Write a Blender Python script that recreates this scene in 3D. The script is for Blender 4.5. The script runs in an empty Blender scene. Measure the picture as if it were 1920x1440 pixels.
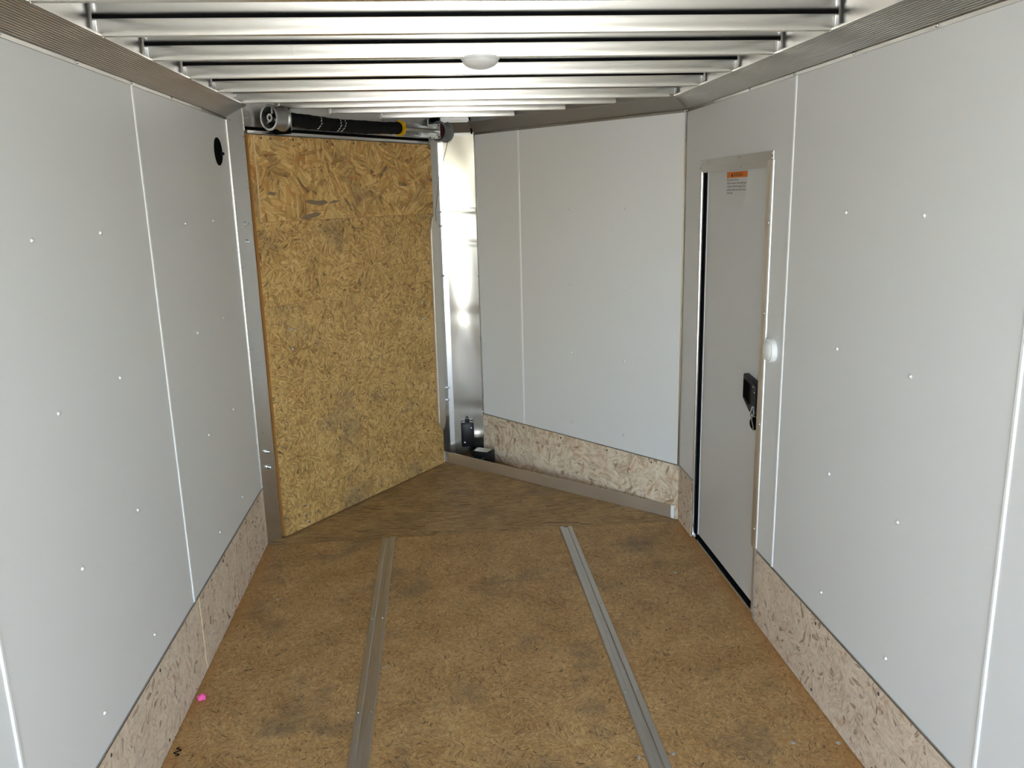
import bpy, bmesh, math, random
from mathutils import Matrix, Vector

random.seed(7)
scene = bpy.context.scene
C = scene.collection

# ---------------------------------------------------------------- camera
def make_camera():
    yaw, pitch, roll = 0.0864, 0.2276, -0.0251
    cy, sy, cp, sp = math.cos(yaw), math.sin(yaw), math.cos(pitch), math.sin(pitch)
    fwd = Vector((sy*cp, cy*cp, -sp)); right = Vector((cy, -sy, 0)); up = right.cross(fwd)
    r = right*math.cos(roll) + up*math.sin(roll)
    u = -right*math.sin(roll) + up*math.cos(roll)
    cam = bpy.data.cameras.new('camera'); o = bpy.data.objects.new('camera', cam); C.objects.link(o)
    cam.sensor_width = 36.0; cam.lens = 1534.7*36.0/1920.0; cam.clip_start = 0.02; cam.clip_end = 500
    m = Matrix((r, u, -fwd)).transposed().to_4x4(); m.translation = Vector((-0.1468, 0, 1.7463))
    o.matrix_world = m
    scene.camera = o
make_camera()

# ---------------------------------------------------------------- light: open sky and sun outside the open rear end
world = bpy.data.worlds.new('sky'); scene.world = world; world.use_nodes = True
wn = world.node_tree; wn.nodes.clear()
sky = wn.nodes.new('ShaderNodeTexSky'); sky.sky_type = 'NISHITA'; sky.sun_disc = False
sky.sun_elevation = math.radians(48); sky.sun_rotation = math.radians(80); sky.air_density = 1.0; sky.dust_density = 1.0
bg = wn.nodes.new('ShaderNodeBackground'); bg.inputs[1].default_value = 0.62
wo = wn.nodes.new('ShaderNodeOutputWorld')
wn.links.new(sky.outputs[0], bg.inputs[0]); wn.links.new(bg.outputs[0], wo.inputs[0])
sl = bpy.data.lights.new('sun', 'SUN'); sl.energy = 6.0; sl.angle = math.radians(0.5); sl.color = (1.0, 0.975, 0.93)
so = bpy.data.objects.new('sun', sl); C.objects.link(so)
so.rotation_euler = (math.radians(42), 0, math.radians(100)); so.location = (8, 2, 10)

vs = scene.view_settings
vs.view_transform = 'Standard'; vs.look = 'None'; vs.gamma = 1.0; vs.exposure = 1.95; vs.use_curve_mapping = False

# ---------------------------------------------------------------- dimensions (metres)
W = 1.0946           # half width
YC = 4.0748          # where the side walls end and the nose begins
NX, NY = 0.114, 5.345  # flat of the nose
ZC, ZK, ZB = 2.1274, 0.312, 2.187   # wall top, kick board top, roof bow underside
ZR = ZB + 0.052      # roof skin
Y0 = -1.80           # open rear end
CDX = 0.078          # cove depth
VL = math.hypot(W-NX, NY-YC)
EX, EY = (W-NX)/VL, (NY-YC)/VL

def frame(o, u, v, n):
    m = Matrix((u, v, n)).transposed().to_4x4(); m.translation = Vector(o); return m
I4 = Matrix.Identity(4)
FL = frame((-W, 0, 0), Vector((0, 1, 0)), Vector((0, 0, 1)), Vector((1, 0, 0)))       # u = y
FR = frame((W, 0, 0), Vector((0, -1, 0)), Vector((0, 0, 1)), Vector((-1, 0, 0)))      # u = -y
FVL = frame((-W, YC, 0), Vector((EX, EY, 0)), Vector((0, 0, 1)), Vector((EY, -EX, 0)))
FVR = frame((NX, NY, 0), Vector((EX, -EY, 0)), Vector((0, 0, 1)), Vector((-EY, -EX, 0)))
FN = frame((-NX, NY, 0), Vector((1, 0, 0)), Vector((0, 0, 1)), Vector((0, -1, 0)))

# ---------------------------------------------------------------- materials
def new_mat(name):
    m = bpy.data.materials.new(name); m.use_nodes = True
    return m, m.node_tree.nodes, m.node_tree.links, m.node_tree.nodes['Principled BSDF']

def plain(name, col, rough=0.5, metal=0.0, noise=0.0, nscale=8.0, bump=0.0, bscale=60.0, spec=0.5, stretch=None, coat=0.0):
    m, n, l, b = new_mat(name)
    b.inputs['Base Color'].default_value = (*col, 1); b.inputs['Roughness'].default_value = rough
    b.inputs['Metallic'].default_value = metal; b.inputs['Specular IOR Level'].default_value = spec
    b.inputs['Coat Weight'].default_value = coat
    tc = n.new('ShaderNodeTexCoord'); mp = n.new('ShaderNodeMapping'); l.new(tc.outputs['Object'], mp.inputs[0])
    if stretch: mp.inputs['Scale'].default_value = stretch
    if noise:
        t = n.new('ShaderNodeTexNoise'); t.inputs['Scale'].default_value = nscale; t.inputs['Detail'].default_value = 6
        l.new(mp.outputs[0], t.inputs[0])
        r = n.new('ShaderNodeMapRange'); r.inputs[1].default_value = 0.25; r.inputs[2].default_value = 0.75
        r.inputs[3].default_value = rough-noise; r.inputs[4].default_value = rough+noise
        l.new(t.outputs[0], r.inputs[0]); l.new(r.outputs[0], b.inputs['Roughness'])
        mx = n.new('ShaderNodeMix'); mx.data_type = 'RGBA'
        mx.inputs[6].default_value = (*[c*(1-noise*0.8) for c in col], 1); mx.inputs[7].default_value = (*[min(1, c*(1+noise*0.4)) for c in col], 1)
        l.new(t.outputs[0], mx.inputs[0]); l.new(mx.outputs[2], b.inputs['Base Color'])
    if bump:
        t2 = n.new('ShaderNodeTexNoise'); t2.inputs['Scale'].default_value = bscale; t2.inputs['Detail'].default_value = 3
        l.new(mp.outputs[0], t2.inputs[0])
        bp = n.new('ShaderNodeBump'); bp.inputs['Strength'].default_value = bump; bp.inputs['Distance'].default_value = 0.002
        l.new(t2.outputs[0], bp.inputs['Height']); l.new(bp.outputs[0], b.inputs['Normal'])
    return m

def osb(name, dark, mid, light, chip, stain=(0.10, 0.085, 0.07), stain_amt=0.5, patch=16.0, flake=(26.0, 130.0), contrast=0.5,
        chip_amt=0.04, edge=None, rough=0.6, bias=None, grain=1.0, stain_scale=3.2, orange=(0.5, 0.2, 0.05), orange_amt=0.0):
    """Strand board: coarse cells turn the strands, stretched cells inside them are the strands."""
    m, n, l, b = new_mat(name)
    tc = n.new('ShaderNodeTexCoord')
    oi = n.new('ShaderNodeObjectInfo')
    off = n.new('ShaderNodeVectorMath'); off.operation = 'MULTIPLY_ADD'
    cmb = n.new('ShaderNodeCombineXYZ'); l.new(oi.outputs['Random'], cmb.inputs[0]); l.new(oi.outputs['Random'], cmb.inputs[1])
    l.new(cmb.outputs[0], off.inputs[0]); off.inputs[1].default_value = (3.7, 9.1, 0); l.new(tc.outputs['Object'], off.inputs[2])
    P = off.outputs[0]
    def math_(op, a, bb, clamp=False):
        k = n.new('ShaderNodeMath'); k.operation = op; k.use_clamp = clamp
        for i, x in enumerate((a, bb)):
            if isinstance(x, (int, float)): k.inputs[i].default_value = x
            else: l.new(x, k.inputs[i])
        return k.outputs[0]
    def layer(ps, fl, shift):
        sh = n.new('ShaderNodeVectorMath'); sh.operation = 'ADD'; l.new(P, sh.inputs[0]); sh.inputs[1].default_value = shift
        nz = n.new('ShaderNodeTexNoise'); nz.noise_dimensions = '2D'; nz.inputs['Scale'].default_value = ps*1.7; nz.inputs['Detail'].default_value = 2
        l.new(sh.outputs[0], nz.inputs[0])
        wp = n.new('ShaderNodeVectorMath'); wp.operation = 'MULTIPLY_ADD'; l.new(nz.outputs['Color'], wp.inputs[0])
        wp.inputs[1].default_value = (0.14/ps, 0.14/ps, 0); l.new(sh.outputs[0], wp.inputs[2])
        v = n.new('ShaderNodeTexVoronoi'); v.voronoi_dimensions = '2D'; v.inputs['Scale'].default_value = ps
        l.new(wp.outputs[0], v.inputs['Vector'])
        sp = n.new('ShaderNodeSeparateColor'); l.new(v.outputs['Color'], sp.inputs[0])
        if bias is None: ang = math_('MULTIPLY', sp.outputs[0], math.pi)
        else: ang = math_('ADD', math_('MULTIPLY', math_('SUBTRACT', sp.outputs[0], 0.5), bias[1]), bias[0])
        vr = n.new('ShaderNodeVectorRotate'); vr.rotation_type = 'Z_AXIS'; l.new(wp.outputs[0], vr.inputs['Vector']); l.new(ang, vr.inputs['Angle'])
        ml = n.new('ShaderNodeVectorMath'); ml.operation = 'MULTIPLY'; l.new(vr.outputs[0], ml.inputs[0]); ml.inputs[1].default_value = (fl[0], fl[1], 0)
        v2 = n.new('ShaderNodeTexVoronoi'); v2.voronoi_dimensions = '2D'; v2.inputs['Scale'].default_value = 1.0; l.new(ml.outputs[0], v2.inputs['Vector'])
        s2 = n.new('ShaderNodeSeparateColor'); l.new(v2.outputs['Color'], s2.inputs[0])
        m3 = n.new('ShaderNodeVectorMath'); m3.operation = 'MULTIPLY'; l.new(vr.outputs[0], m3.inputs[0]); m3.inputs[1].default_value = (fl[0]*1.5, fl[1]*5, 0)
        g = n.new('ShaderNodeTexNoise'); g.noise_dimensions = '2D'; g.inputs['Scale'].default_value = 1.0; g.inputs['Detail'].default_value = 3; l.new(m3.outputs[0], g.inputs[0])
        return s2.outputs[0], s2.outputs[1], g.outputs[0], v2.outputs['Distance']
    a1, a2, ag, ad = layer(patch, flake, (0, 0, 0))
    b1, b2, bgn, bd = layer(patch*1.45, (flake[0]*0.8, flake[1]*0.7), (11.3, 5.7, 0))
    pick = math_('GREATER_THAN', a2, 0.5)
    def mixv(x, y):
        k = n.new('ShaderNodeMix'); k.data_type = 'FLOAT'; l.new(pick, k.inputs[0]); l.new(x, k.inputs[2]); l.new(y, k.inputs[3]); return k.outputs[0]
    tone = mixv(a1, b1); gr = mixv(ag, bgn); ds = mixv(ad, bd); rnd = mixv(b2, a1)
    big = n.new('ShaderNodeTexNoise'); big.noise_dimensions = '2D'; big.inputs['Scale'].default_value = 5.0; big.inputs['Detail'].default_value = 5; l.new(P, big.inputs[0])
    fac = math_('ADD', math_('MULTIPLY', math_('SUBTRACT', tone, 0.5), contrast), 0.5)
    fac = math_('ADD', fac, math_('MULTIPLY', math_('SUBTRACT', gr, 0.5), 0.9*grain))
    fac = math_('ADD', fac, math_('MULTIPLY', math_('SUBTRACT', big.outputs[0], 0.5), 0.4))
    fac = math_('SUBTRACT', fac, math_('MULTIPLY', math_('GREATER_THAN', ds, 0.62), 0.16))
    cr = n.new('ShaderNodeValToRGB'); e = cr.color_ramp.elements
    e[0].position = 0.05; e[0].color = (*dark, 1); e[1].position = 0.95; e[1].color = (*light, 1)
    k = cr.color_ramp.elements.new(0.5); k.color = (*mid, 1)
    l.new(fac, cr.inputs[0])
    col = cr.outputs[0]
    def mixc(f, c2, c1):
        k = n.new('ShaderNodeMix'); k.data_type = 'RGBA'; l.new(f, k.inputs[0]); l.new(c1, k.inputs[6])
        k.inputs[7].default_value = (*c2, 1); return k.outputs[2]
    # dark bark chips: some strands only
    chipf = math_('MULTIPLY', math_('GREATER_THAN', rnd, 1-chip_amt), math_('GREATER_THAN', gr, 0.42))
    col = mixc(math_('MULTIPLY', chipf, 0.75), chip, col)
    # some strands are orange heartwood
    orf = math_('LESS_THAN', rnd, orange_amt)
    col = mixc(math_('MULTIPLY', orf, 0.5), orange, col)
    # scuffs and stains
    st = n.new('ShaderNodeTexNoise'); st.noise_dimensions = '2D'; st.inputs['Scale'].default_value = stain_scale; st.inputs['Detail'].default_value = 8; st.inputs['Roughness'].default_value = 0.62
    so_ = n.new('ShaderNodeVectorMath'); so_.operation = 'ADD'; l.new(P, so_.inputs[0]); so_.inputs[1].default_value = (31, 17, 0); l.new(so_.outputs[0], st.inputs[0])
    mr = n.new('ShaderNodeMapRange'); mr.inputs[1].default_value = 0.56; mr.inputs[2].default_value = 0.80; mr.inputs[3].default_value = 0; mr.inputs[4].default_value = stain_amt
    l.new(st.outputs[0], mr.inputs[0])
    col = mixc(mr.outputs[0], stain, col)
    if edge:   # unworn, more orange board near the two long edges
        sx = n.new('ShaderNodeSeparateXYZ'); l.new(tc.outputs['Object'], sx.inputs[0])
        ab = math_('ABSOLUTE', sx.outputs[0], 0)
        ab = math_('ADD', ab, math_('MULTIPLY', math_('SUBTRACT', st.outputs[0], 0.5), 0.16))
        er = n.new('ShaderNodeMapRange'); er.inputs[1].default_value = 1.02; er.inputs[2].default_value = 1.10; er.inputs[4].default_value = 0.55; l.new(ab, er.inputs[0])
        col = mixc(er.outputs[0], edge, col)
    l.new(col, b.inputs['Base Color'])
    b.inputs['Roughness'].default_value = rough; b.inputs['Specular IOR Level'].default_value = 0.35
    bp = n.new('ShaderNodeBump'); bp.inputs['Strength'].default_value = 0.35; bp.inputs['Distance'].default_value = 0.0015
    l.new(fac, bp.inputs['Height']); l.new(bp.outputs[0], b.inputs['Normal'])
    return m

M = {}
M['panel'] = plain('white_wall_sheet', (0.82, 0.83, 0.825), 0.42, bump=0.03, bscale=35, spec=0.45)
M['leaf'] = plain('door_sheet', (0.72, 0.72, 0.71), 0.28, bump=0.04, bscale=6, spec=0.5)
M['white'] = plain('white_plastic', (0.93, 0.94, 0.94), 0.3)
M['lens'] = plain('frosted_lens', (0.80, 0.80, 0.78), 0.35)
M['alu'] = plain('mill_aluminium', (0.74, 0.73, 0.71), 0.33, 1.0, noise=0.08, nscale=14, stretch=(1, 6, 1), bump=0.02, bscale=20)
M['bow'] = plain('bow_aluminium', (0.98, 0.945, 0.87), 0.33, 1.0, noise=0.03, nscale=10, stretch=(0.4, 6, 6))
M['roof'] = plain('roof_sheet_aluminium', (0.86, 0.86, 0.85), 0.22, 1.0, noise=0.05, nscale=3)
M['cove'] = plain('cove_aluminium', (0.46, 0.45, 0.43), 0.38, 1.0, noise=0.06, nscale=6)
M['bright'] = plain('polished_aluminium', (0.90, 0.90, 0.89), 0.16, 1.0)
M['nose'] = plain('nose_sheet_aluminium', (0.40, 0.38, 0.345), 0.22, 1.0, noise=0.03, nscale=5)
M['weld'] = plain('weld_bead', (0.85, 0.84, 0.80), 0.3, 1.0, bump=0.6, bscale=150)
M['zinc'] = plain('zinc_screw', (0.70, 0.73, 0.74), 0.25, 1.0)
M['wscrew'] = plain('white_screw', (0.95, 0.95, 0.95), 0.12, 0.5)
M['dscrew'] = plain('dark_screw', (0.10, 0.09, 0.08), 0.45, 0.6)
M['black'] = plain('black_rubber', (0.005, 0.005, 0.0055), 0.85, spec=0.03)
M['blackp'] = plain('black_plastic', (0.008, 0.009, 0.011), 0.38, spec=0.3)
M['sleeve'] = plain('black_sleeve_cloth', (0.004, 0.004, 0.0045), 0.75, spec=0.2, bump=0.5, bscale=160)
M['steel'] = plain('drum_cast_metal', (0.42, 0.42, 0.41), 0.38, 1.0, noise=0.08, nscale=30)
M['plate'] = plain('galvanised_plate', (0.55, 0.56, 0.55), 0.35, 1.0, noise=0.1, nscale=25)
M['yellow'] = plain('yellow_paint', (0.72, 0.43, 0.01), 0.4)
M['red'] = plain('dark_red_paint', (0.06, 0.010, 0.010), 0.5)
M['grey'] = plain('grey_plastic', (0.16, 0.17, 0.17), 0.5)
M['orange'] = plain('sticker_orange', (0.80, 0.20, 0.015), 0.5)
M['paper'] = plain('sticker_white', (0.74, 0.73, 0.71), 0.45)
M['ink'] = plain('ink', (0.012, 0.011, 0.010), 0.6)
M['pink'] = plain('neon_pink', (1.0, 0.13, 0.42), 0.5)
M['tag'] = plain('clear_gauge', (0.62, 0.64, 0.55), 0.15)
M['sill'] = plain('sill_aluminium', (0.84, 0.80, 0.75), 0.48, 1.0, noise=0.04, nscale=8)
M['track'] = plain('track_aluminium', (0.60, 0.585, 0.56), 0.42, 1.0, noise=0.12, nscale=9, stretch=(4, 1, 1))
M['rawedge'] = plain('raw_board_edge', (0.42, 0.20, 0.055), 0.7, noise=0.2, nscale=60)
M['paleedge'] = plain('pale_board_edge', (0.72, 0.55, 0.34), 0.7, noise=0.2, nscale=60)
M['concrete'] = plain('outdoor_concrete', (0.66, 0.59, 0.46), 0.85, noise=0.1, nscale=2)
M['satin'] = plain('satin_aluminium', (0.93, 0.93, 0.92), 0.42, 1.0)
M['weathered'] = plain('weathered_strand', (0.27, 0.195, 0.115), 0.7, noise=0.6, nscale=45, stretch=(1, 7, 1))
M['skin'] = plain('outer_skin', (0.7, 0.7, 0.7), 0.5)
M['osb_floor'] = osb('floor_strand_board', (0.160, 0.080, 0.026), (0.480, 0.285, 0.112), (0.78, 0.54, 0.26), (0.055, 0.030, 0.016), orange=(0.46, 0.20, 0.055),
                     stain=(0.150, 0.110, 0.070), stain_amt=0.8, patch=27, flake=(42, 240), contrast=0.32, chip_amt=0.025, edge=(0.50, 0.225, 0.060), rough=0.55, orange_amt=0.10)
M['osb_nose'] = osb('nose_floor_strand_board', (0.145, 0.076, 0.029), (0.385, 0.235, 0.098), (0.60, 0.42, 0.20), (0.060, 0.034, 0.018), orange=(0.40, 0.18, 0.06),
                    stain=(0.17, 0.118, 0.074), stain_amt=0.7, patch=11, flake=(10, 120), contrast=0.36, chip_amt=0.02, bias=(0.0, 0.6), rough=0.55, orange_amt=0.05)
M['osb_kick'] = osb('kick_strand_board', (0.50, 0.375, 0.265), (0.80, 0.665, 0.525), (0.93, 0.82, 0.68), (0.24, 0.13, 0.07), orange=(0.60, 0.36, 0.21),
                    stain=(0.62, 0.53, 0.42), stain_amt=0.5, patch=15, flake=(24, 95), contrast=0.30, chip_amt=0.05, rough=0.6, orange_amt=0.06)
M['osb_kickv'] = osb('pale_strand_board', (0.46, 0.325, 0.205), (0.80, 0.665, 0.50), (0.94, 0.84, 0.68), (0.28, 0.15, 0.075), orange=(0.62, 0.36, 0.18),
                     stain=(0.62, 0.51, 0.38), stain_amt=0.5, patch=11, flake=(15, 60), contrast=0.40, chip_amt=0.06, rough=0.6, orange_amt=0.10)
M['osb_up'] = osb('door_strand_board_coarse', (0.20, 0.098, 0.030), (0.62, 0.385, 0.130), (0.90, 0.65, 0.30), (0.070, 0.052, 0.042), orange=(0.50, 0.21, 0.045),
                  stain=(0.120, 0.10, 0.085), stain_amt=0.55, patch=8.5, flake=(9, 62), contrast=0.42, chip_amt=0.02, rough=0.55, orange_amt=0.13)
M['osb_low'] = osb('door_strand_board_fine', (0.18, 0.090, 0.030), (0.585, 0.365, 0.125), (0.86, 0.61, 0.28), (0.065, 0.045, 0.03), orange=(0.46, 0.20, 0.05),
                   stain=(0.150, 0.120, 0.090), stain_amt=0.7, patch=19, flake=(26, 135), contrast=0.42, chip_amt=0.03, rough=0.55, stain_scale=2.6, orange_amt=0.08)

# ---------------------------------------------------------------- mesh helpers
def bx(bm, x0, x1, y0, y1, z0, z1, bev=0.0):
    vs_ = [bm.verts.new(p) for p in ((x0,y0,z0),(x1,y0,z0),(x1,y1,z0),(x0,y1,z0),(x0,y0,z1),(x1,y0,z1),(x1,y1,z1),(x0,y1,z1))]
    fs = [bm.faces.new([vs_[i] for i in f]) for f in ((3,2,1,0),(4,5,6,7),(0,1,5,4),(1,2,6,5),(2,3,7,6),(3,0,4,7))]
    if bev:
        es = list({e for f in fs for e in f.edges})
        bmesh.ops.bevel(bm, geom=es, offset=bev, segments=2, affect='EDGES', profile=0.5)
def prism(bm, pts, z0, z1):
    """closed outline pts (x, y), counter-clockwise, between z0 and z1"""
    a = [bm.verts.new((x, y, z0)) for x, y in pts]; b = [bm.verts.new((x, y, z1)) for x, y in pts]
    bm.faces.new(a[::-1]); bm.faces.new(b); n = len(pts)
    for i in range(n): bm.faces.new((a[i], a[(i+1) % n], b[(i+1) % n], b[i]))
def rings(bm, loops, cap0=True, cap1=True):
    vv = [[bm.verts.new(p) for p in lp] for lp in loops]; n = len(loops[0])
    for a, b in zip(vv, vv[1:]):
        for i in range(n): bm.faces.new((a[i], a[(i+1) % n], b[(i+1) % n], b[i]))
    if cap0: bm.faces.new(vv[0][::-1])
    if cap1: bm.faces.new(vv[-1])
def circ(r, n=24): return [(r*math.cos(2*math.pi*i/n), r*math.sin(2*math.pi*i/n)) for i in range(n)]
def lathe(bm, prof, n=24, cap0=True, cap1=True):
    """profile (radius, z) about z"""
    rings(bm, [[(x, y, z) for x, y in circ(r, n)] for r, z in prof], cap0, cap1)
def tube(bm, pts, r, n=10):
    pts = [Vector(p) for p in pts]; loops = []; prev = None
    for i, p in enumerate(pts):
        t = (pts[min(i+1, len(pts)-1)] - pts[max(i-1, 0)]).normalized()
        s = prev if prev is not None else (Vector((0, 0, 1)) if abs(t.z) < 0.9 else Vector((1, 0, 0)))
        s = (s - t*s.dot(t)).normalized(); prev = s; q = t.cross(s)
        rr = r[i] if isinstance(r, (list, tuple)) else r
        loops.append([tuple(p + s*x + q*y) for x, y in circ(rr, n)])
    rings(bm, loops)

WM = {}
def obj(name, bm, mat, parent=None, m=I4, smooth=False, label=None, kind=None, cat=None, group=None):
    if isinstance(bm, bmesh.types.BMesh):
        bmesh.ops.recalc_face_normals(bm, faces=bm.faces)
        me = bpy.data.meshes.new(name); bm.to_mesh(me); bm.free()
        if mat: me.materials.append(M[mat] if isinstance(mat, str) else mat)
        if smooth:
            for p in me.polygons: p.use_smooth = True
            try: me.set_sharp_from_angle(angle=math.radians(35))
            except Exception: pass
    else: me = bm
    o = bpy.data.objects.new(name, me); C.objects.link(o); place(o, m, parent)
    if label: o['label'] = label
    if kind: o['kind'] = kind
    if cat: o['category'] = cat
    if group: o['group'] = group
    return o
def place(o, m, parent=None):
    WM[o.name] = m.copy()
    if parent:
        o.parent = parent; o.matrix_parent_inverse = I4; o.matrix_basis = WM[parent.name].inverted() @ m
    else: o.matrix_basis = m
def thing(name, label, cat, m=I4, group=None, kind=None):
    o = bpy.data.objects.new(name, None); C.objects.link(o); o.empty_display_size = 0.05; place(o, m)
    o['label'] = label; o['category'] = cat
    if group: o['group'] = group
    if kind: o['kind'] = kind
    return o
def T(x, y, z=0): return Matrix.Translation((x, y, z))
def B(): return bmesh.new()
def box_obj(name, dims, mat, parent=None, m=I4, bev=0.0, **k):
    b = B(); bx(b, *dims, bev); return obj(name, b, mat, parent, m, **k)

# shared small fastener meshes (axis = local z, standing on z = 0)
def fastener(name, r, h, mat, n=10):
    b = B(); lathe(b, [(r, 0), (r*0.95, h*0.45), (r*0.6, h*0.88), (r*0.15, h)], n)
    bmesh.ops.recalc_face_normals(b, faces=b.faces)
    me = bpy.data.meshes.new(name); b.to_mesh(me); b.free(); me.materials.append(M[mat])
    for p in me.polygons: p.use_smooth = True
    return me
SC_W = fastener('white_screw', 0.0062, 0.0065, 'wscrew')
SC_R = fastener('rivet', 0.0055, 0.0045, 'zinc')
SC_S = fastener('small_rivet', 0.0038, 0.003, 'zinc', 8)
SC_D = fastener('dark_screw', 0.006, 0.002, 'dscrew', 8)
SC_F = fastener('flat_screw', 0.009, 0.0025, 'zinc', 12)
def bolt_mesh():
    b = B(); lathe(b, [(0.012, 0), (0.012, 0.002), (0.0085, 0.003), (0.0085, 0.009), (0.0045, 0.0092), (0.0040, 0.022), (0.002, 0.023)], 10)
    bmesh.ops.recalc_face_normals(b, faces=b.faces)
    me = bpy.data.meshes.new('bolt'); b.to_mesh(me); b.free(); me.materials.append(M['zinc']); return me
BOLT = bolt_mesh()
def studs(name, me, parent, fr, pts, n0=0.0):
    for u, v in pts: obj(name, me, None, parent, fr @ T(u, v, n0))

# ================================================================ SETTING
box_obj('ground', (-30, 30, -40, 30, -0.62, -0.55), 'concrete', kind='structure', label='pale sunlit concrete outside the open rear of the trailer', cat='ground')

# ---- floor: chassis slab, strand boards
b = B(); prism(b, [(-W-0.05, Y0), (W+0.05, Y0), (W+0.05, YC), (NX+0.04, NY+0.05), (-NX-0.04, NY+0.05), (-W-0.05, YC)], -0.10, -0.018)
floor = obj('floor', b, 'skin', kind='structure', label='worn golden brown strand board trailer floor', cat='floor')
box_obj('floor_board', (-W, W, Y0, 4.0585, -0.018, 0), 'osb_floor', floor)
b = B(); prism(b, [(-W, 4.0615), (W, 4.0615), (W, YC), (NX, NY), (-NX, NY), (-W, YC)], -0.018, 0)
obj('floor_board', b, 'osb_nose', floor)
studs('screw', SC_F, floor, I4, [(0.928, 2.225), (0.419, 2.216), (0.531, 2.222), (-0.419, 2.841), (1.07, 2.205), (0.02, 2.19), (0.90, 3.46), (-0.93, 3.45)], -0.0005)

# ---- side walls
SEAM_L = [2.8583, 1.6391, 0.4199]
SEAM_R = [2.8367, 1.6175, 0.3983]
ZROW = (1.668, 1.248, 0.833, 0.412)
DY0, DY1, DZT = 3.842, 2.998, 1.880      # side door opening trim
def side_wall(side):
    left = side == 'left'; fr = FL if left else FR; s = 1 if left else -1
    seams = SEAM_L if left else SEAM_R
    b = B()
    if left: bx(b, Y0, YC+0.03, -0.10, ZR, -0.06, -0.006)
    else:
        bx(b, -YC-0.03, -(DY0-0.03), -0.10, ZR, -0.06, -0.006); bx(b, -(DY1+0.03), -Y0, -0.10, ZR, -0.06, -0.006)
        bx(b, -(DY0-0.03), -(DY1+0.03), DZT-0.03, ZR, -0.06, -0.006); bx(b, -(DY0-0.03), -(DY1+0.03), -0.10, 0.006, -0.06, -0.006)
    wall = obj('wall_'+side, b, 'skin', m=fr, kind='structure', cat='wall',
               label='left side wall of white sheets above a strand board kick' if left else 'right side wall of white sheets with the narrow entry door')
    edges = [YC] + seams + [Y0]
    for i, (ya, yb) in enumerate(zip(edges, edges[1:])):
        b = B(); g = 0.002
        def rect(y1, y2, z1, z2):
            u = sorted((s*y1, s*y2)); bx(b, u[0], u[1], z1, z2, -0.006, 0)
        if not left and i == 0:
            rect(DY0-0.01, ya-0.004, ZK, ZC); rect(yb+g, DY1+0.01, ZK, ZC); rect(DY1+0.01, DY0-0.01, DZT-0.02, ZC)
        else: rect(yb+g, ya-(g if i else 0.004), ZK, ZC)
        p = obj('wall_panel', b, 'panel', wall, fr)
        if yb > Y0+0.1:
            ys = [yb+0.406, yb+0.813]
            if left or i:
                studs('screw', SC_W, p, fr, [(s*y, z) for y in ys for z in ZROW])
    for y in seams:
        b = B(); pr = [(-0.0075, -0.002), (0.0075, -0.002), (0.0070, 0.002), (0.0035, 0.0038), (-0.0035, 0.0038), (-0.0070, 0.002)]
        rings(b, [[(s*y+a, z, c) for a, c in pr] for z in (ZK, ZC)])
        obj('seam_strip', b, 'white', wall, fr)
    kicks = [(YC-0.003, 2.905), (2.900, 0.47), (0.467, Y0)] if left else [(YC-0.003, DY0+0.004), (DY1-0.012, 0.55), (0.547, Y0)]
    for ya, yb in kicks:
        u = sorted((s*ya, s*yb))
        k = box_obj('kick_board', (0, u[1]-u[0], 0, ZK-0.008, -0.006, 0.0035), 'osb_kick', wall, fr @ T(u[0], 0.004, 0))
        box_obj('kick_edge_trim', (u[0], u[1], ZK-0.004, ZK+0.002, -0.004, 0.0045), 'cove', wall, fr)
        yy = [y for y in (3.95, 3.67, 3.26, 2.45, 2.04, 1.23, 0.82) if yb+0.03 < y < ya-0.03]
        studs('nail', SC_D, k, fr, [(s*y, z) for y in yy for z in (0.285, 0.03)], 0.0035)
    return wall
wall_left = side_wall('left')
wall_right = side_wall('right')
# torn pale fibres along the left kick board joint
b = B(); tube(b, [(2.899 + 0.002*math.sin(i*2.3), 0.306-i*0.024, 0.0042+0.0006*(i % 3)) for i in range(13)], 0.0018, 6)
obj('torn_edge', b, 'paleedge', wall_left, FL, label='pale torn fibres along the kick board joint')

# ---- right nose wall
b = B(); bx(b, -0.02, VL+0.03, -0.10, ZR, -0.05, -0.006)
wall_fr = obj('wall_front_right', b, 'skin', m=FVR, kind='structure', cat='wall', label='angled white nose wall right of the bare metal nose panel')
SEAMV = 0.403
for u0, u1 in ((0.016, SEAMV-0.002), (SEAMV+0.002, VL-0.002)):
    p = box_obj('wall_panel', (u0, u1, ZK, ZC, -0.006, 0), 'panel', wall_fr, FVR)
    if u0 > 0.2: studs('screw', SC_W, p, FVR, [(u, z) for u in (0.820, 1.222) for z in (1.656, 1.232, 0.830, 0.404)])
b = B(); rings(b, [[(SEAMV+a, z, c) for a, c in [(-0.0075,-0.002),(0.0075,-0.002),(0.007,0.002),(0.0035,0.0038),(-0.0035,0.0038),(-0.007,0.002)]] for z in (ZK, ZC)])
obj('seam_strip', b, 'white', wall_fr, FVR)
k = box_obj('kick_board', (0, VL-0.004, 0, ZK-0.008, -0.006, 0.0035), 'osb_kickv', wall_fr, FVR @ T(0.002, 0.004, 0))
box_obj('kick_edge_trim', (0.01, VL-0.002, ZK-0.004, ZK+0.001, -0.004, 0.004), 'cove', wall_fr, FVR)
studs('nail', SC_D, k, FVR, [(u, 0.287) for u in (0.40, 0.73, 1.10, 1.42)], 0.0035)

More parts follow.
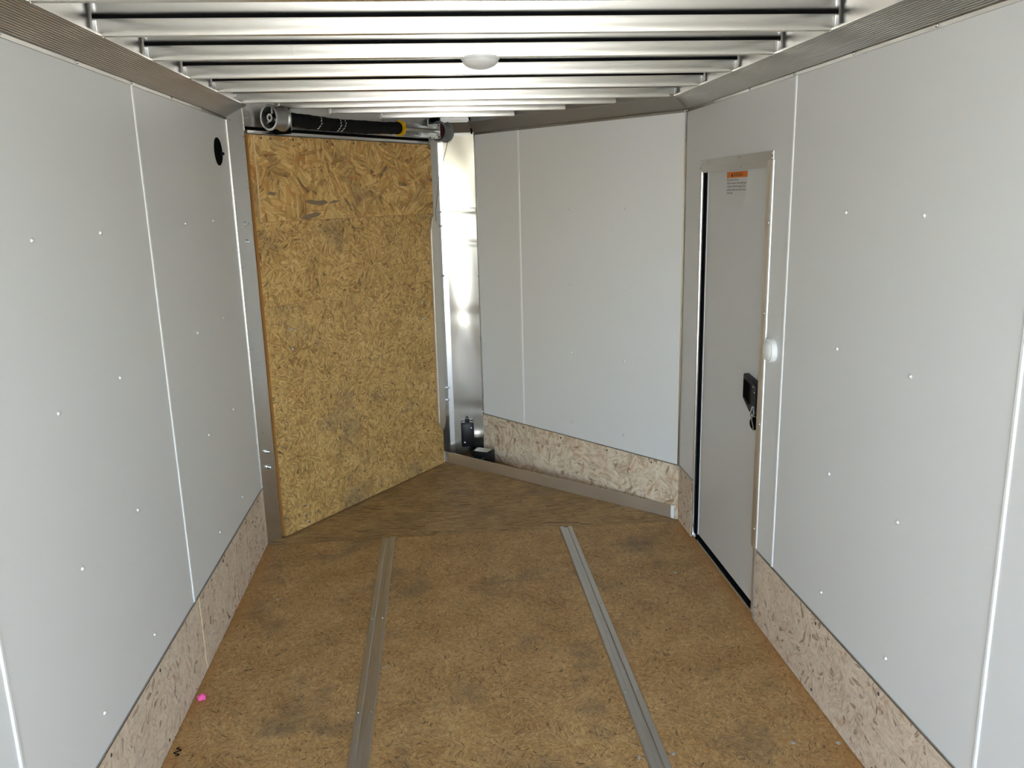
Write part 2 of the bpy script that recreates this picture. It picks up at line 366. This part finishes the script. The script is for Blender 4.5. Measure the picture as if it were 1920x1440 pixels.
# ---- nose panel: thin dented sheet
def nose_panel():
    b = B(); nx, nz = 22, 150; x0, x1 = 0.028, 2*NX+0.004
    dents = [(1.66, 0.0045, 0.012), (1.452, 0.0040, 0.014), (0.99, 0.0030, 0.05), (0.36, 0.0020, 0.04)]
    grid = []
    for j in range(nz+1):
        z = 0.0 + (ZC+0.01)*j/nz; row = []
        for i in range(nx+1):
            t = i/nx; x = x0+(x1-x0)*t
            n = 0.004 + 0.010*math.sin(math.pi*t)*(0.80+0.14*math.sin(z*7.3+0.6))*math.sin(math.pi*min(1, z/2.1))
            n += 0.0007*math.sin(z*13+t*4)*math.sin(math.pi*t)
            for zd, a, w in dents:
                zz = z - (zd + 0.02*(0.5-t)); n -= a*math.exp(-(zz/w)**2)*(0.35+0.65*t)
            n += 0.006*math.exp(-((z-0.155)/0.03)**2-((t-0.78)/0.25)**2)
            row.append(b.verts.new((x, z, n)))
        grid.append(row)
    for j in range(nz):
        for i in range(nx): b.faces.new((grid[j][i], grid[j][i+1], grid[j+1][i+1], grid[j+1][i]))
    w = box_obj('wall_front', (-0.03, 2*NX+0.03, -0.10, ZR, -0.05, -0.012), 'skin', m=FN, kind='structure', cat='wall',
                label='narrow bare aluminium flat at the tip of the nose')
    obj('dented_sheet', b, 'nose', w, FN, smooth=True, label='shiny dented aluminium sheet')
    # angle trim between the sheet and the right nose wall
    b = B(); bx(b, -0.004, 0.016, ZK-0.01, ZC+0.012, 0.0, 0.004); obj('edge_trim', b, 'alu', w, FVR)
    studs('rivet', SC_R, w, FVR, [(0.008, z) for z in (2.10, 1.655, 1.232, 0.83, 0.415, 0.325)], 0.004)
    b = B(); tube(b, [(2*NX-0.012, 2.12, 0.02), (2*NX-0.016, 2.15, 0.03), (2*NX-0.02, 2.19, 0.05), (2*NX-0.03, 2.225, 0.06)], 0.005, 8)
    obj('black_wire', b, 'black', w, FN, smooth=True, label='short black wire running up to the roof')
    return w
wall_front = nose_panel()

# ---- roof: skin and bows
b = B(); prism(b, [(-W-0.05, Y0), (W+0.05, Y0), (W+0.05, YC+0.02), (NX+0.04, NY+0.05), (-NX-0.04, NY+0.05), (-W-0.05, YC+0.02)], ZR, ZR+0.03)
ceiling = obj('ceiling', b, 'roof', kind='structure', label='bare aluminium roof sheet carried on close set bows', cat='ceiling')
BOWS = [2.440 + 0.4064*k for k in range(-7, 5)] + [4.325, 4.605, 4.925]
for y in BOWS:
    if y < YC: xl, xr = -(W-CDX+0.02), W-CDX+0.02
    else: xl, xr = -(W-(y-YC)*EX/EY)+0.004, W-(y-YC)*EX/EY-0.105
    if y == BOWS[11]: xl = -(W-CDX+0.03)
    h = 0.044; d = 0.026
    b = B(); bx(b, xl, xr, y, y+d, ZB, ZB+h, 0.0025)
    bow = obj('roof_bow', b, 'bow', ceiling, smooth=True)
    b = B(); bx(b, xl, xr, y+0.002, y+d-0.002, ZB+h, ZR); obj('foam_tape', b, 'black', bow)
    if y > 1.2 and y < YC:
        for sx, x in ((-1, xl), (1, xr)):
            b = B(); bx(b, x-0.012 if sx > 0 else x, x if sx > 0 else x+0.012, y-0.004, y, ZB+0.004, ZB+h-0.004, 0.0015)
            obj('end_clip', b, 'bright', bow)
    if y > YC:
        b = B(); tube(b, [(xl+0.004, y-0.002, ZB-0.004), (xl+0.006, y-0.003, ZB+0.02), (xl+0.004, y-0.002, ZB+0.042)], [0.005, 0.0062, 0.005], 8)
        obj('weld_bead', b, 'weld', bow, smooth=True)

# ---- coves and rails
T1 = math.tan(math.atan2(EX, EY)/2); T2 = math.tan((math.pi/2-math.atan2(EX, EY))/2)
def ring(d):
    return {'R0': (W-d, Y0), 'R1': (W-d, YC-T1*d), 'N2': (NX-T2*d, NY-d), 'N1': (-NX+T2*d, NY-d), 'L1': (-(W-d), YC+d*EY/EX), 'L0': (-(W-d), Y0)}
def cove(name, a, c, label, ribs=True):
    prof = [(-0.004, ZC-0.013), (0.0045, ZC-0.013), (0.0045, ZC-0.003), (0.002, ZC)]
    n = 15; dx, dz = CDX-0.006, ZB-ZC-0.004
    for i in range(n):
        for t, o in ((i/n, 0), ((i+0.12)/n, 0.0011), ((i+0.5)/n, 0.0011), ((i+0.62)/n, 0)) if ribs else ((i/n, 0),):
            prof.append((0.006+dx*t - o*0.6, ZC+0.004+dz*t + o*0.78 - 0.0011))
    prof += [(CDX, ZB-0.002), (CDX, ZB+0.004), (0.050, ZB+0.004), (0.050, ZR), (0.040, ZR), (0.0, ZR)]
    loops = [[(*ring(d)[p], z) for d, z in prof] for p in (a, c)]
    b = B(); rings(b, loops)
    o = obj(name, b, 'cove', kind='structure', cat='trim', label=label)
    return o
t1 = cove('trim_1', 'L0', 'L1', 'ribbed aluminium cove along the top of the left wall')
t2 = cove('trim_2', 'R0', 'R1', 'ribbed aluminium cove along the top of the right wall')
t3 = cove('trim_3', 'R1', 'N2', 'plain aluminium cove above the angled right nose wall', False)
t4 = cove('trim_4', 'N2', 'N1', 'short aluminium cove above the dented nose sheet', False)
RY = [2.440+0.4064*k for k in range(-3, 4)]
studs('rivet', SC_R, t1, FL, [(y, ZC-0.006) for y in RY], 0.0045)
studs('rivet', SC_R, t2, FR, [(-y, ZC-0.006) for y in RY], 0.0045)
studs('rivet', SC_R, t3, FVR, [(u, ZC+0.006) for u in (0.82, 1.222)], 0.006)
studs('rivet', SC_R, t2, FR, [(-YC+0.014, ZC-0.006), (-YC+0.014, ZC-0.030)], 0.0045)
studs('rivet', SC_R, t3, FVR, [(VL-0.012, ZC-0.006)], 0.0045)
for t, fr, s in ((t1, FL, 1), (t2, FR, -1)):
    studs('small_rivet', SC_S, t, fr, [(s*(y+0.008), ZB-0.002) for y in RY], CDX+0.0)
# corner trims
b = B(); rings(b, [[(VL+a, z, c) for a, c in ((-0.012, 0), (0.0, 0), (0.002, 0.008), (-0.004, 0.0035), (-0.012, 0.003))] for z in (ZK, ZC-0.012)])
obj('trim_5', b, 'bright', m=FVR, kind='structure', cat='trim', label='slim bright metal corner strip between right wall and nose wall')
b = B(); bx(b, YC-0.016, YC-0.001, ZK, ZC-0.012, 0.0, 0.002); bx(b, YC-0.003, YC-0.001, ZK, ZC-0.008, 0.002, 0.005)
obj('trim_6', b, 'alu', m=FL, kind='structure', cat='trim', label='slim bright metal edge strip where the left wall meets the door post')
# aluminium sill strip in front of the right nose wall
p0, p1 = Vector((-0.158, 5.288, 0)), Vector((1.062, 4.104, 0)); du = (p1-p0); SLN = du.length; du.normalize()
FS = frame(p0, du, Vector((0, 0, 1)), du.cross(Vector((0, 0, 1))))
b = B(); bx(b, 0, SLN, 0.002, 0.075, -0.004, 0.0, 0.001); bx(b, 0, SLN, 0.0005, 0.003, -0.03, -0.0035)
tr7 = obj('trim_7', b, 'sill', m=FS, kind='structure', cat='trim', label='flat aluminium sill strip standing on the floor before the right nose wall')
b = B(); bx(b, SLN, SLN+0.022, 0.001, 0.074, -0.008, -0.002); obj('end_tab', b, 'white', tr7, FS)

# ================================================================ FRONT RAMP DOOR (left side of the nose)
dr = thing('door_1', 'tall strand board ramp door filling the left side of the nose', 'door', FVL, kind='structure')
box_obj('backing', (0.0, VL+0.02, -0.10, ZR, -0.06, -0.022), 'skin', dr, FVL)
b = B(); bx(b, 0.0, 0.098, 0.0, ZR-0.03, -0.022, 0.004, 0.002)
post = obj('post', b, 'alu', dr, FVL, label='brushed aluminium left door post')
studs('bolt', BOLT, post, FVL, [(0.052, z) for z in (1.640, 1.555, 0.493, 0.410)], 0.004)
b = B(); bx(b, 1.518, VL+0.006, 0.0, ZR-0.03, -0.022, 0.003, 0.002)
post2 = obj('post', b, 'alu', dr, FVL, label='brushed aluminium right door post')
studs('bolt', BOLT, post2, FVL, [(1.586, z) for z in (1.648, 1.560, 1.245, 0.502, 0.419)], 0.003)
b = B(); bx(b, 0.0, 0.034, 0.0, ZC, 0.0, 0.006, 0.001); obj('post_return', b, 'bright', dr, FN)
b = B(); bx(b, 0.098, 1.518, 2.092, ZR, -0.022, -0.001); hd = obj('header', b, 'alu', dr, FVL, label='plain aluminium header above the ramp door')
b = B(); bx(b, 0.100, 1.512, 2.074, 2.092, -0.020, 0.002); obj('rubber_seal', b, 'black', dr, FVL)
b = B(); bx(b, 0.108, 1.508, 2.060, 2.074, -0.018, 0.014, 0.001); bx(b, 0.108, 1.508, 2.070, 2.074, 0.0, 0.018); obj('head_angle', b, 'bright', dr, FVL)
b = B(); tube(b, [(0.0985+0.0006*math.sin(i*1.9), 2.072+i*0.0068, 0.004) for i in range(16)], [0.0045+0.0012*math.sin(i*2.6) for i in range(16)], 8)
obj('weld_bead', b, 'weld', post, FVL, smooth=True)
lf = box_obj('door_leaf', (0.108, 1.508, 0.004, 2.056, -0.018, 0.012), 'rawedge', dr, FVL)
box_obj('upper_sheet', (0, 1.506-0.140, 0, 2.054-1.643, 0, 0.009), 'osb_up', lf, FVL @ T(0.140, 1.643, 0.012))
box_obj('upper_backing_sheet', (0, 0.034, 0, 2.054-1.643, 0, 0.0015), 'osb_up', lf, FVL @ T(0.109, 1.643, 0.012))
box_obj('pale_edge', (0.1385, 0.1405, 1.643, 2.054, 0.012, 0.0212), 'paleedge', lf, FVL)
for nm, z0, z1, t in (('middle_sheet', 1.224, 1.6405, 0.008), ('lower_sheet', 0.006, 1.2225, 0.0075)):
    u0 = 0.112
    b = B(); bx(b, 0, 1.506-u0, 0, z1-z0, 0, t); obj(nm, b, 'osb_low', lf, FVL @ T(u0, z0, 0.012))
studs('screw', SC_D, lf, FVL, [(u, 2.040) for u in (0.181, 0.24, 0.386, 0.624, 0.826, 1.04, 1.261, 1.366, 1.475)], 0.021)
studs('bolt', SC_F, lf, FVL, [(0.272, 1.093), (0.268, 0.990), (1.351, 0.998), (1.35, 1.10), (0.259, 0.132), (0.261, 0.073), (0.28, 0.03)], 0.0195)
# weathered grey strands standing out on the upper sheet
for k, pts in enumerate(([(0.43, 1.738), (0.475, 1.722), (0.56, 1.716), (0.60, 1.728), (0.575, 1.742), (0.52, 1.738), (0.47, 1.746)],
                         [(0.385, 1.650), (0.46, 1.648), (0.52, 1.660), (0.545, 1.676), (0.50, 1.680), (0.43, 1.668)],
                         [(0.60, 1.722), (0.66, 1.726), (0.69, 1.736), (0.64, 1.740)], [(0.19, 1.775), (0.235, 1.768), (0.245, 1.782), (0.205, 1.790)])):
    b = B(); prism(b, pts, 0.0208, 0.0213); obj('grey_strand', b, 'weathered', lf, FVL)
# folded aluminium guard over the lift cable
b = B()
out = [(1.462, 0.268), (1.500, 0.240), (1.520, 0.300), (1.530, 1.545), (1.512, 1.560), (1.492, 1.632), (1.476, 1.620), (1.452, 1.545), (1.447, 0.300)]
prism(b, out, 0.019, 0.040); bmesh.ops.bevel(b, geom=[e for e in b.edges], offset=0.004, segments=2, affect='EDGES')
obj('cable_guard', b, 'sill', dr, FVL, label='long aluminium guard with tapered ends')

# ================================================================ SPRING COUNTERBALANCE ABOVE THE RAMP DOOR
sp = thing('door_spring', 'black sleeved counterbalance spring with cable drums above the ramp door', 'spring', FVL @ T(0.186, 2.132, 0.08))
RX = Matrix.Rotation(math.pi/2, 4, 'Y')          # local z -> +u
AX = 2.131; NN = 0.082
def drum(u0, u1, flip, mat, r=0.060):
    fr = FVL @ T(u0, AX, NN) @ RX; L = u1-u0
    b = B()
    # outer shell: flange, grooved barrel, flange, then the hollow inside
    lathe(b, [(r*0.84, 0.0), (r, 0.0), (r, 0.009), (r*0.88, 0.016), (r*0.84, L*0.5), (r*0.88, L-0.014), (r, L-0.008), (r, L), (r*0.2, L),
              (r*0.2, L-0.012), (r*0.78, L-0.014), (r*0.80, 0.02), (r*0.84, 0.0)], 36, False, False)
    d = obj('cable_drum', b, mat, sp, fr, smooth=True)
    b = B(); lathe(b, [(0.010, 0.005), (0.019, 0.005), (0.021, L-0.013), (0.010, L-0.013), (0.010, 0.005)], 20, False, False)
    obj('hub', b, mat, d, fr, smooth=True)
    for k in range(3):
        b = B(); bx(b, 0.017, r*0.82, -0.0055, 0.0055, 0.022, L-0.012)
        obj('spoke', b, mat, d, fr @ Matrix.Rotation(math.radians(90+120*k), 4, 'Z'))
    return d
drum(0.186, 0.275, False, 'steel')
drum(1.510, 1.590, True, 'grey', 0.061)
b = B(); lathe(b, [(0.030, 0), (0.047, 0), (0.047, 0.005), (0.030, 0.005)], 30); obj('red_disc', b, 'red', sp, FVL @ T(1.503, AX, NN) @ RX, smooth=True)
b = B(); lathe(b, [(0.012, 0), (0.012, 1.34)], 16); obj('shaft', b, 'plate', sp, FVL @ T(0.215, AX, NN) @ RX, smooth=True)
b = B(); bx(b, 0.283, 0.292, 2.060, 2.178, 0.0, 0.115, 0.001); br = obj('bracket', b, 'black', sp, FVL)
studs('bolt', BOLT, br, FVL, [(0.308, 2.083), (0.328, 2.083)], 0.0)
b = B(); bx(b, 0.292, 0.300, 2.075, 2.170, 0.06, 0.112); obj('bracket_flange', b, 'plate', br, FVL)
us = [0.300+0.0105*i for i in range(80)]
def sag(u): return AX - 0.011*math.sin(math.pi*min(1, max(0, (u-0.30)/0.84)))
b = B(); tube(b, [(u, sag(u), NN) for u in us], [0.0335+0.0012*math.sin(u*90)*math.sin(u*31)+0.0012*math.sin(u*17) for u in us], 20)
sv = obj('spring_sleeve', b, 'sleeve', sp, FVL, smooth=True, label='black cloth sleeve over the spring')
for uc in (0.485, 0.625, 0.655):      # white stitched marks wrapped round the sleeve
    for j in range(7):
        a = math.radians(-65+j*24); rr = 0.0352; u = uc+0.010*j*0.45+random.uniform(-0.004, 0.004)
        b = B(); tube(b, [(u, sag(u)+rr*math.sin(a), NN+rr*math.cos(a)), (u+0.008, sag(u)+rr*math.sin(a+0.26), NN+rr*math.cos(a+0.26))], 0.0016, 6)
        obj('white_stitch', b, 'white', sv, FVL)
b = B(); lathe(b, [(0.035, 0), (0.033, 0.012), (0.026, 0.016), (0.026, 0.03)], 24); obj('sleeve_end', b, 'black', sp, FVL @ T(1.122, sag(1.13), NN) @ RX, smooth=True)
pts = []
for i in range(40):
    a = 2*math.pi*i/40; r = 0.047 if i % 5 in (0, 1) else 0.041
    pts.append((r*math.cos(a), r*math.sin(a)))
b = B(); prism(b, pts, 0, 0.016); lathe(b, [(0.030, 0.016), (0.028, 0.03), (0.016, 0.03)], 20)
obj('winding_cone', b, 'yellow', sp, FVL @ T(1.142, AX, NN) @ RX, label='yellow toothed winding cone')
b = B(); bx(b, 1.232, 1.494, 2.094, 2.164, 0.020, 0.026, 0.001); bx(b, 1.232, 1.238, 2.094, 2.164, 0.0, 0.020); bx(b, 1.240, 1.30, 2.160, 2.166, 0.0, 0.026)
pl = obj('bearing_plate', b, 'plate', sp, FVL)
b = B(); bx(b, 1.490, 1.494, 2.086, 2.174, 0.024, 0.112, 0.001); obj('end_plate', b, 'plate', pl, FVL)
b = B(); lathe(b, [(0.013, 0), (0.025, 0), (0.026, 0.008), (0.013, 0.008), (0.013, 0)], 24, False, False); obj('bearing', b, 'zinc', pl, FVL @ T(1.482, AX, NN) @ RX, smooth=True)
for vv, nn in ((2.164, 0.102), (2.096, 0.034), (2.096, 0.102)):
    obj('screw', SC_D, None, pl, FVL @ T(1.4895, vv, nn) @ Matrix.Rotation(-math.pi/2, 4, 'Y'))
obj('bolt', BOLT, None, pl, FVL @ T(1.38, 2.108, 0.026))
b = B(); tube(b, [(1.565, 2.078, NN+0.03), (1.545, 1.85, 0.045), (1.540, 1.648, 0.012), (1.541, 0.45, 0.010)], 0.0016, 6)
obj('lift_cable', b, 'dscrew', sp, FVL, smooth=True)
b = B(); bx(b, 1.535, 1.57, 2.19, 2.215, 0.0, 0.05, 0.003); obj('top_stop', b, 'black', sp, FVL)

# ================================================================ SIDE ENTRY DOOR (right wall)
sd = thing('door_2', 'narrow flush grey white entry door in the right wall', 'door', FR @ T(-DY0, 0, 0), kind='structure')
u0, u1 = -DY0, -DY1
lu0, lu1, lz0, lz1 = -3.783, -3.035, 0.040, 1.842
leaf = box_obj('door_leaf', (lu0, lu1, lz0, lz1, -0.040, -0.016), 'leaf', sd, FR, bev=0.002)
box_obj('outer_skin', (u0-0.01, u1+0.01, 0.0, DZT, -0.065, -0.055), 'skin', sd, FR)
b = B(); bx(b, u0, u1, 1.848, DZT, -0.004, 0.0035, 0.001); bx(b, u0+0.012, u1-0.012, 1.822, 1.850, -0.010, 0.0015); ht = obj('head_trim', b, 'alu', sd, FR)
studs('rivet', SC_R, ht, FR, [(u0+0.012, 1.868), (u0+0.008, 1.842), (u0+0.105, 1.866), (u0+0.50, 1.868), (u1-0.010, 1.870), (u1-0.008, 1.852)], 0.0035)
b = B(); rings(b, [[(a, z, c) for a, c in [(u0+0.016, -0.055), (u0+0.016, 0.001)] + [(u0+0.0205-0.0045*math.cos(math.pi*k/8), 0.001+0.005*math.sin(math.pi*k/8)) for k in range(1, 8)] + [(u0+0.025, 0.001), (u0+0.025, -0.055)]] for z in (0.020, 1.825)])
obj('hinge_jamb', b, 'bright', sd, FR, smooth=True)
b = B(); bx(b, u0+0.025, u0+0.058, 0.036, 1.824, -0.055, -0.006); obj('hinge_seal', b, 'black', sd, FR)
b = B(); bx(b, lu0, lu0+0.007, lz0, lz1-0.02, -0.018, -0.013); obj('leaf_edge', b, 'leaf', leaf, FR)
b = B(); arc = [(u1-0.034, -0.050), (u1-0.034, 0.004), (u1-0.032, 0.009), (u1-0.028, 0.012)] + [(u1-0.028+0.034*math.sin(math.pi*0.5*k/8), 0.001+0.011*math.cos(math.pi*0.5*k/8)) for k in range(1, 9)] + [(u1+0.006, -0.004), (u1-0.02, -0.050)]
rings(b, [[(a, z, c) for a, c in arc] for z in (ZK+0.006, 1.846)]); bx(b, u1-0.030, u1-0.012, 0.02, ZK+0.006, -0.050, 0.0)
lj = obj('latch_jamb', b, 'satin', sd, FR, smooth=True)
studs('rivet', SC_R, lj, FR, [(u1-0.006, z) for z in (1.62, 1.28, 0.84, 0.40)], 0.0085)
b = B(); bx(b, u0+0.018, u1-0.010, 0.003, 0.020, -0.055, 0.002); bx(b, u0+0.018, u1-0.010, 0.020, 0.024, -0.010, 0.002); obj('threshold', b, 'bright', sd, FR)
b = B(); bx(b, u0+0.030, u1-0.028, 0.020, 0.043, -0.055, -0.014); obj('sill_seal', b, 'black', sd, FR)
# latch: black housing with a wired tag
b = B(); prism(b, [(-3.188, 0.905), (-3.110, 0.862), (-3.045, 0.858), (-3.045, 0.985), (-3.095, 0.995), (-3.188, 1.008)], -0.016, 0.010)
bmesh.ops.bevel(b, geom=list(b.edges), offset=0.003, segments=2, affect='EDGES')
la = obj('latch', b, 'blackp', sd, FR, label='black plastic door latch')
b = B(); prism(b, [(-3.172, 0.918), (-3.112, 0.895), (-3.112, 0.975), (-3.172, 0.985)], 0.008, 0.0145); obj('paddle', b, 'black', la, FR)
studs('screw', SC_S, la, FR, [(-3.075, 0.975), (-3.060, 0.955), (-3.075, 0.885)], 0.010)
b = B(); tube(b, [(-3.075, 0.895, 0.011), (-3.072, 0.870, 0.018), (-3.082, 0.855, 0.014), (-3.070, 0.845, 0.012), (-3.055, 0.868, 0.012), (-3.062, 0.888, 0.011)], 0.0022, 6)
tube(b, [(-3.076, 0.852, 0.014), (-3.062, 0.815, 0.010), (-3.068, 0.795, 0.006)], 0.002, 6)
obj('tie_wire', b, 'zinc', la, FR, smooth=True)
b = B(); lathe(b, [(0.020, 0), (0.022, 0.002), (0.022, 0.004), (0.018, 0.006)], 20)
obj('key_fob', b, 'black', la, FR @ T(-3.082, 0.822, -0.004) @ Matrix.Rotation(0.5, 4, 'Y') @ Matrix.Scale(1.25, 4, (0, 1, 0)), smooth=True)
# warning sticker
su0, su1, sz0, sz1 = -3.535, -3.290, 1.722, 1.818
st = box_obj('warning_sticker', (su0, su1, sz0, sz1, -0.0161, -0.0156), 'paper', sd, FR, label='orange and white warning sticker near the top of the door')
box_obj('orange_band', (su0+0.003, su1-0.003, 1.792, sz1-0.002, -0.0157, -0.0153), 'orange', st, FR)
def text(body, u, v, size, wid, mat, parent, n):
    cu = bpy.data.curves.new('lettering', 'FONT'); cu.body = body; cu.size = size; cu.resolution_u = 2
    to = bpy.data.objects.new('lettering_tmp', cu); C.objects.link(to)
    dg = bpy.context.evaluated_depsgraph_get(); me = bpy.data.meshes.new_from_object(to.evaluated_get(dg))
    bpy.data.objects.remove(to); xs = [vv.co.x for vv in me.vertices]; k = wid/(max(xs)-min(xs)); mn = min(xs)
    for vv in me.vertices: vv.co.x = (vv.co.x-mn)*k
    me.materials.clear(); me.materials.append(M[mat])
    return obj('lettering', me, None, parent, FR @ T(u, v, n))
text('WARNING', su0+0.085, 1.7965, 0.022, 0.105, 'ink', st, -0.0151)
b = B(); prism(b, [(su0+0.055, 1.7965), (su0+0.078, 1.7965), (su0+0.0665, 1.8125)], -0.0153, -0.0150); obj('alert_triangle', b, 'ink', st, FR)
for i, (ln, wd) in enumerate((('Do not ride in this area.', 0.135), ('Carbon monoxide or other harmful vapors', 0.228), ('could enter the body through the floor', 0.222),
                              ('openings. Inhalation could result in death or', 0.232), ('serious injury.', 0.075))):
    text(ln, su0+0.007, 1.7795-i*0.0135, 0.0135, wd, 'ink', st, -0.0153)

# ================================================================ LOOSE AND MOUNTED THINGS
def track(x, label):
    t = thing('floor_track', label, 'floor track', T(x, 0, 0), group='aluminium floor tracks')
    ya, yb = Y0+0.02, 4.058; w = 0.0345
    fr = T(x, 0, 0)
    def strip(prof, nm):
        b = B(); rings(b, [[(a, y, z) for a, z in prof] for y in (ya, yb)]); return obj(nm, b, 'track', t, fr)
    strip([(-w, 0.0003), (-0.010, 0.0003), (-0.010, 0.0075), (-0.012, 0.009), (-w+0.004, 0.009), (-w, 0.004)], 'rail_lip')
    strip([(0.010, 0.0003), (w, 0.0003), (w, 0.004), (w-0.004, 0.009), (0.012, 0.009), (0.010, 0.0075)], 'rail_lip')
    strip([(-0.010, 0.0003), (0.010, 0.0003), (0.010, 0.002), (-0.010, 0.002)], 'groove')
    studs('screw', SC_S, t, I4, [(x+s*0.022, y) for y in (2.55, 3.2) for s in (-1, 1)], 0.0088)
    return t
track(-0.467, 'aluminium track screwed to the floor on the side nearer the ramp door')
track(0.474, 'aluminium track screwed to the floor on the side nearer the entry door')

# round vent on the left wall
fr = FL @ T(3.870, 1.963, 0)
v = thing('wall_vent', 'round black vent high on the left wall beside the door post', 'vent', fr)
b = B(); lathe(b, [(0.060, 0), (0.060, 0.004), (0.056, 0.007), (0.048, 0.007), (0.046, 0.003), (0.02, 0.003)], 32); obj('flange', b, 'black', v, fr, smooth=True)
for i in range(5):
    y = -0.034+i*0.017; hw = math.sqrt(0.047**2-y*y)
    b = B(); bx(b, -hw, hw, y-0.005, y+0.003, 0.002, 0.0065); obj('louvre', b, 'black', v, fr)
b = B(); lathe(b, [(0.007, 0), (0.007, 0.012), (0.004, 0.016)], 12); obj('knob', b, 'blackp', v, fr @ T(0.035, -0.008, 0.004), smooth=True)

# dome light under the roof
fr = T(0.024, 2.880, ZB) @ Matrix.Rotation(math.pi, 4, 'X')
cl = thing('ceiling_light', 'frosted dome light hanging from the roof bows', 'light', fr)
b = B(); lathe(b, [(0.064, -0.004), (0.064, 0.003), (0.060, 0.005)], 36); obj('base_plate', b, 'white', cl, fr, smooth=True)
b = B(); lathe(b, [(0.061, 0.003)]+[(0.061*math.cos(a), 0.004+0.030*math.sin(a)) for a in [math.radians(x) for x in (0, 12, 25, 38, 52, 66, 78, 86)]], 36); obj('lens', b, 'lens', cl, fr, smooth=True)
# dome light on the right wall by the door latch
fr = FR @ T(-2.930, 1.150, 0)
wl = thing('wall_light', 'small white dome light on the right wall beside the entry door', 'light', fr)
b = B(); lathe(b, [(0.046, 0), (0.046, 0.016), (0.044, 0.020), (0.032, 0.021)], 32); obj('base_plate', b, 'white', wl, fr, smooth=True)
b = B(); lathe(b, [(0.038, 0.018)]+[(0.038*math.cos(a), 0.018+0.016*math.sin(a)) for a in [math.radians(x) for x in (10, 25, 40, 55, 70, 84)]], 32); obj('lens', b, 'lens', wl, fr, smooth=True)

# black boxes in the nose corner
fr = FN @ T(0.077, 0.085, 0.012)
jb = thing('junction_box', 'upright black plastic box screwed to the dented nose sheet', 'box', fr, group='black boxes in the nose')
b = B(); bx(b, 0, 0.084, 0.012, 0.178, 0, 0.050, 0.006); body = obj('body', b, 'blackp', jb, fr, smooth=True)
b = B(); bx(b, 0.006, 0.078, 0.016, 0.172, 0.049, 0.055, 0.003); obj('lid', b, 'blackp', jb, fr, smooth=True)
for y0, y1 in ((0.176, 0.212), (-0.014, 0.014)):
    top = y0 > 0.1
    b = B(); prism(b, [(0.024, y0), (0.060, y0), (0.048, y1), (0.036, y1)] if top else [(0.036, y0), (0.048, y0), (0.060, y1), (0.024, y1)], 0.0, 0.006)
    tb = obj('mounting_tab', b, 'blackp', jb, fr)
    studs('screw', SC_S, tb, fr, [(0.042, (y1-0.012) if top else (y0+0.010))], 0.006)
studs('lid_screw', fastener('lid_screw', 0.0058, 0.003, 'wscrew'), jb, fr, [(0.066, 0.146), (0.020, 0.046)], 0.055)

fr = T(0.098, 5.195, 0.0) @ Matrix.Rotation(math.radians(-32), 4, 'Z')
bb = thing('gauge_box', 'low black box with a clear gauge window on the floor behind the sill strip', 'box', fr, group='black boxes in the nose')
b = B(); bx(b, -0.066, 0.066, -0.046, 0.046, 0.001, 0.098, 0.006); obj('body', b, 'blackp', bb, fr, smooth=True)
b = B(); bx(b, -0.046, 0.050, -0.036, 0.036, 0.098, 0.1005, 0.001); wd = obj('gauge_window', b, 'tag', bb, fr)
b = B(); prism(b, [(-0.04, -0.03), (0.005, -0.03), (0.0, 0.01), (-0.04, 0.03)], 0.1005, 0.1010); obj('gauge_face', b, 'paper', wd, fr)
b = B(); bx(b, -0.074, 0.074, -0.030, 0.030, 0.06, 0.070, 0.003); obj('rim', b, 'blackp', bb, fr)
FF = fr @ frame((0, -0.046, 0), Vector((1, 0, 0)), Vector((0, 0, 1)), Vector((0, -1, 0)))
studs('screw', SC_S, bb, FF, [(-0.050, 0.062), (-0.015, 0.050)], 0.0)
box_obj('terminal', (0.012, 0.044, 0.052, 0.059, 0, 0.004), 'zinc', bb, FF @ Matrix.Rotation(0.25, 4, 'Z') @ T(0.012, -0.008, 0), bev=0.001)

# bright pink scrap on the floor by the left kick board
b = B(); bmesh.ops.create_icosphere(b, subdivisions=3, radius=1.0)
for vv in b.verts:
    c = vv.co.copy(); k = 1+0.16*math.sin(c.x*5+c.y*4)+0.10*math.sin(c.z*9+c.x*7)
    vv.co = Vector((c.x*0.0155*k, c.y*0.0135*k, max(-0.0105, c.z*0.0115*k)+0.0107))
obj('pink_scrap', b, 'pink', m=T(-1.060, 2.712, 0), smooth=True, label='small crumpled neon pink scrap on the floor by the left kick board', cat='scrap')
# squiggle of black cord by the left kick board
b = B(); tube(b, [(0.012*math.sin(i*1.25)*(1 if i < 9 else 0.6), -0.022+i*0.0045, 0.0025) for i in range(11)], 0.0016, 6)
obj('cord_scrap', b, 'black', m=T(-1.062, 2.425, 0), smooth=True, label='tiny curled black cord scrap on the floor near the front of the picture', cat='scrap')
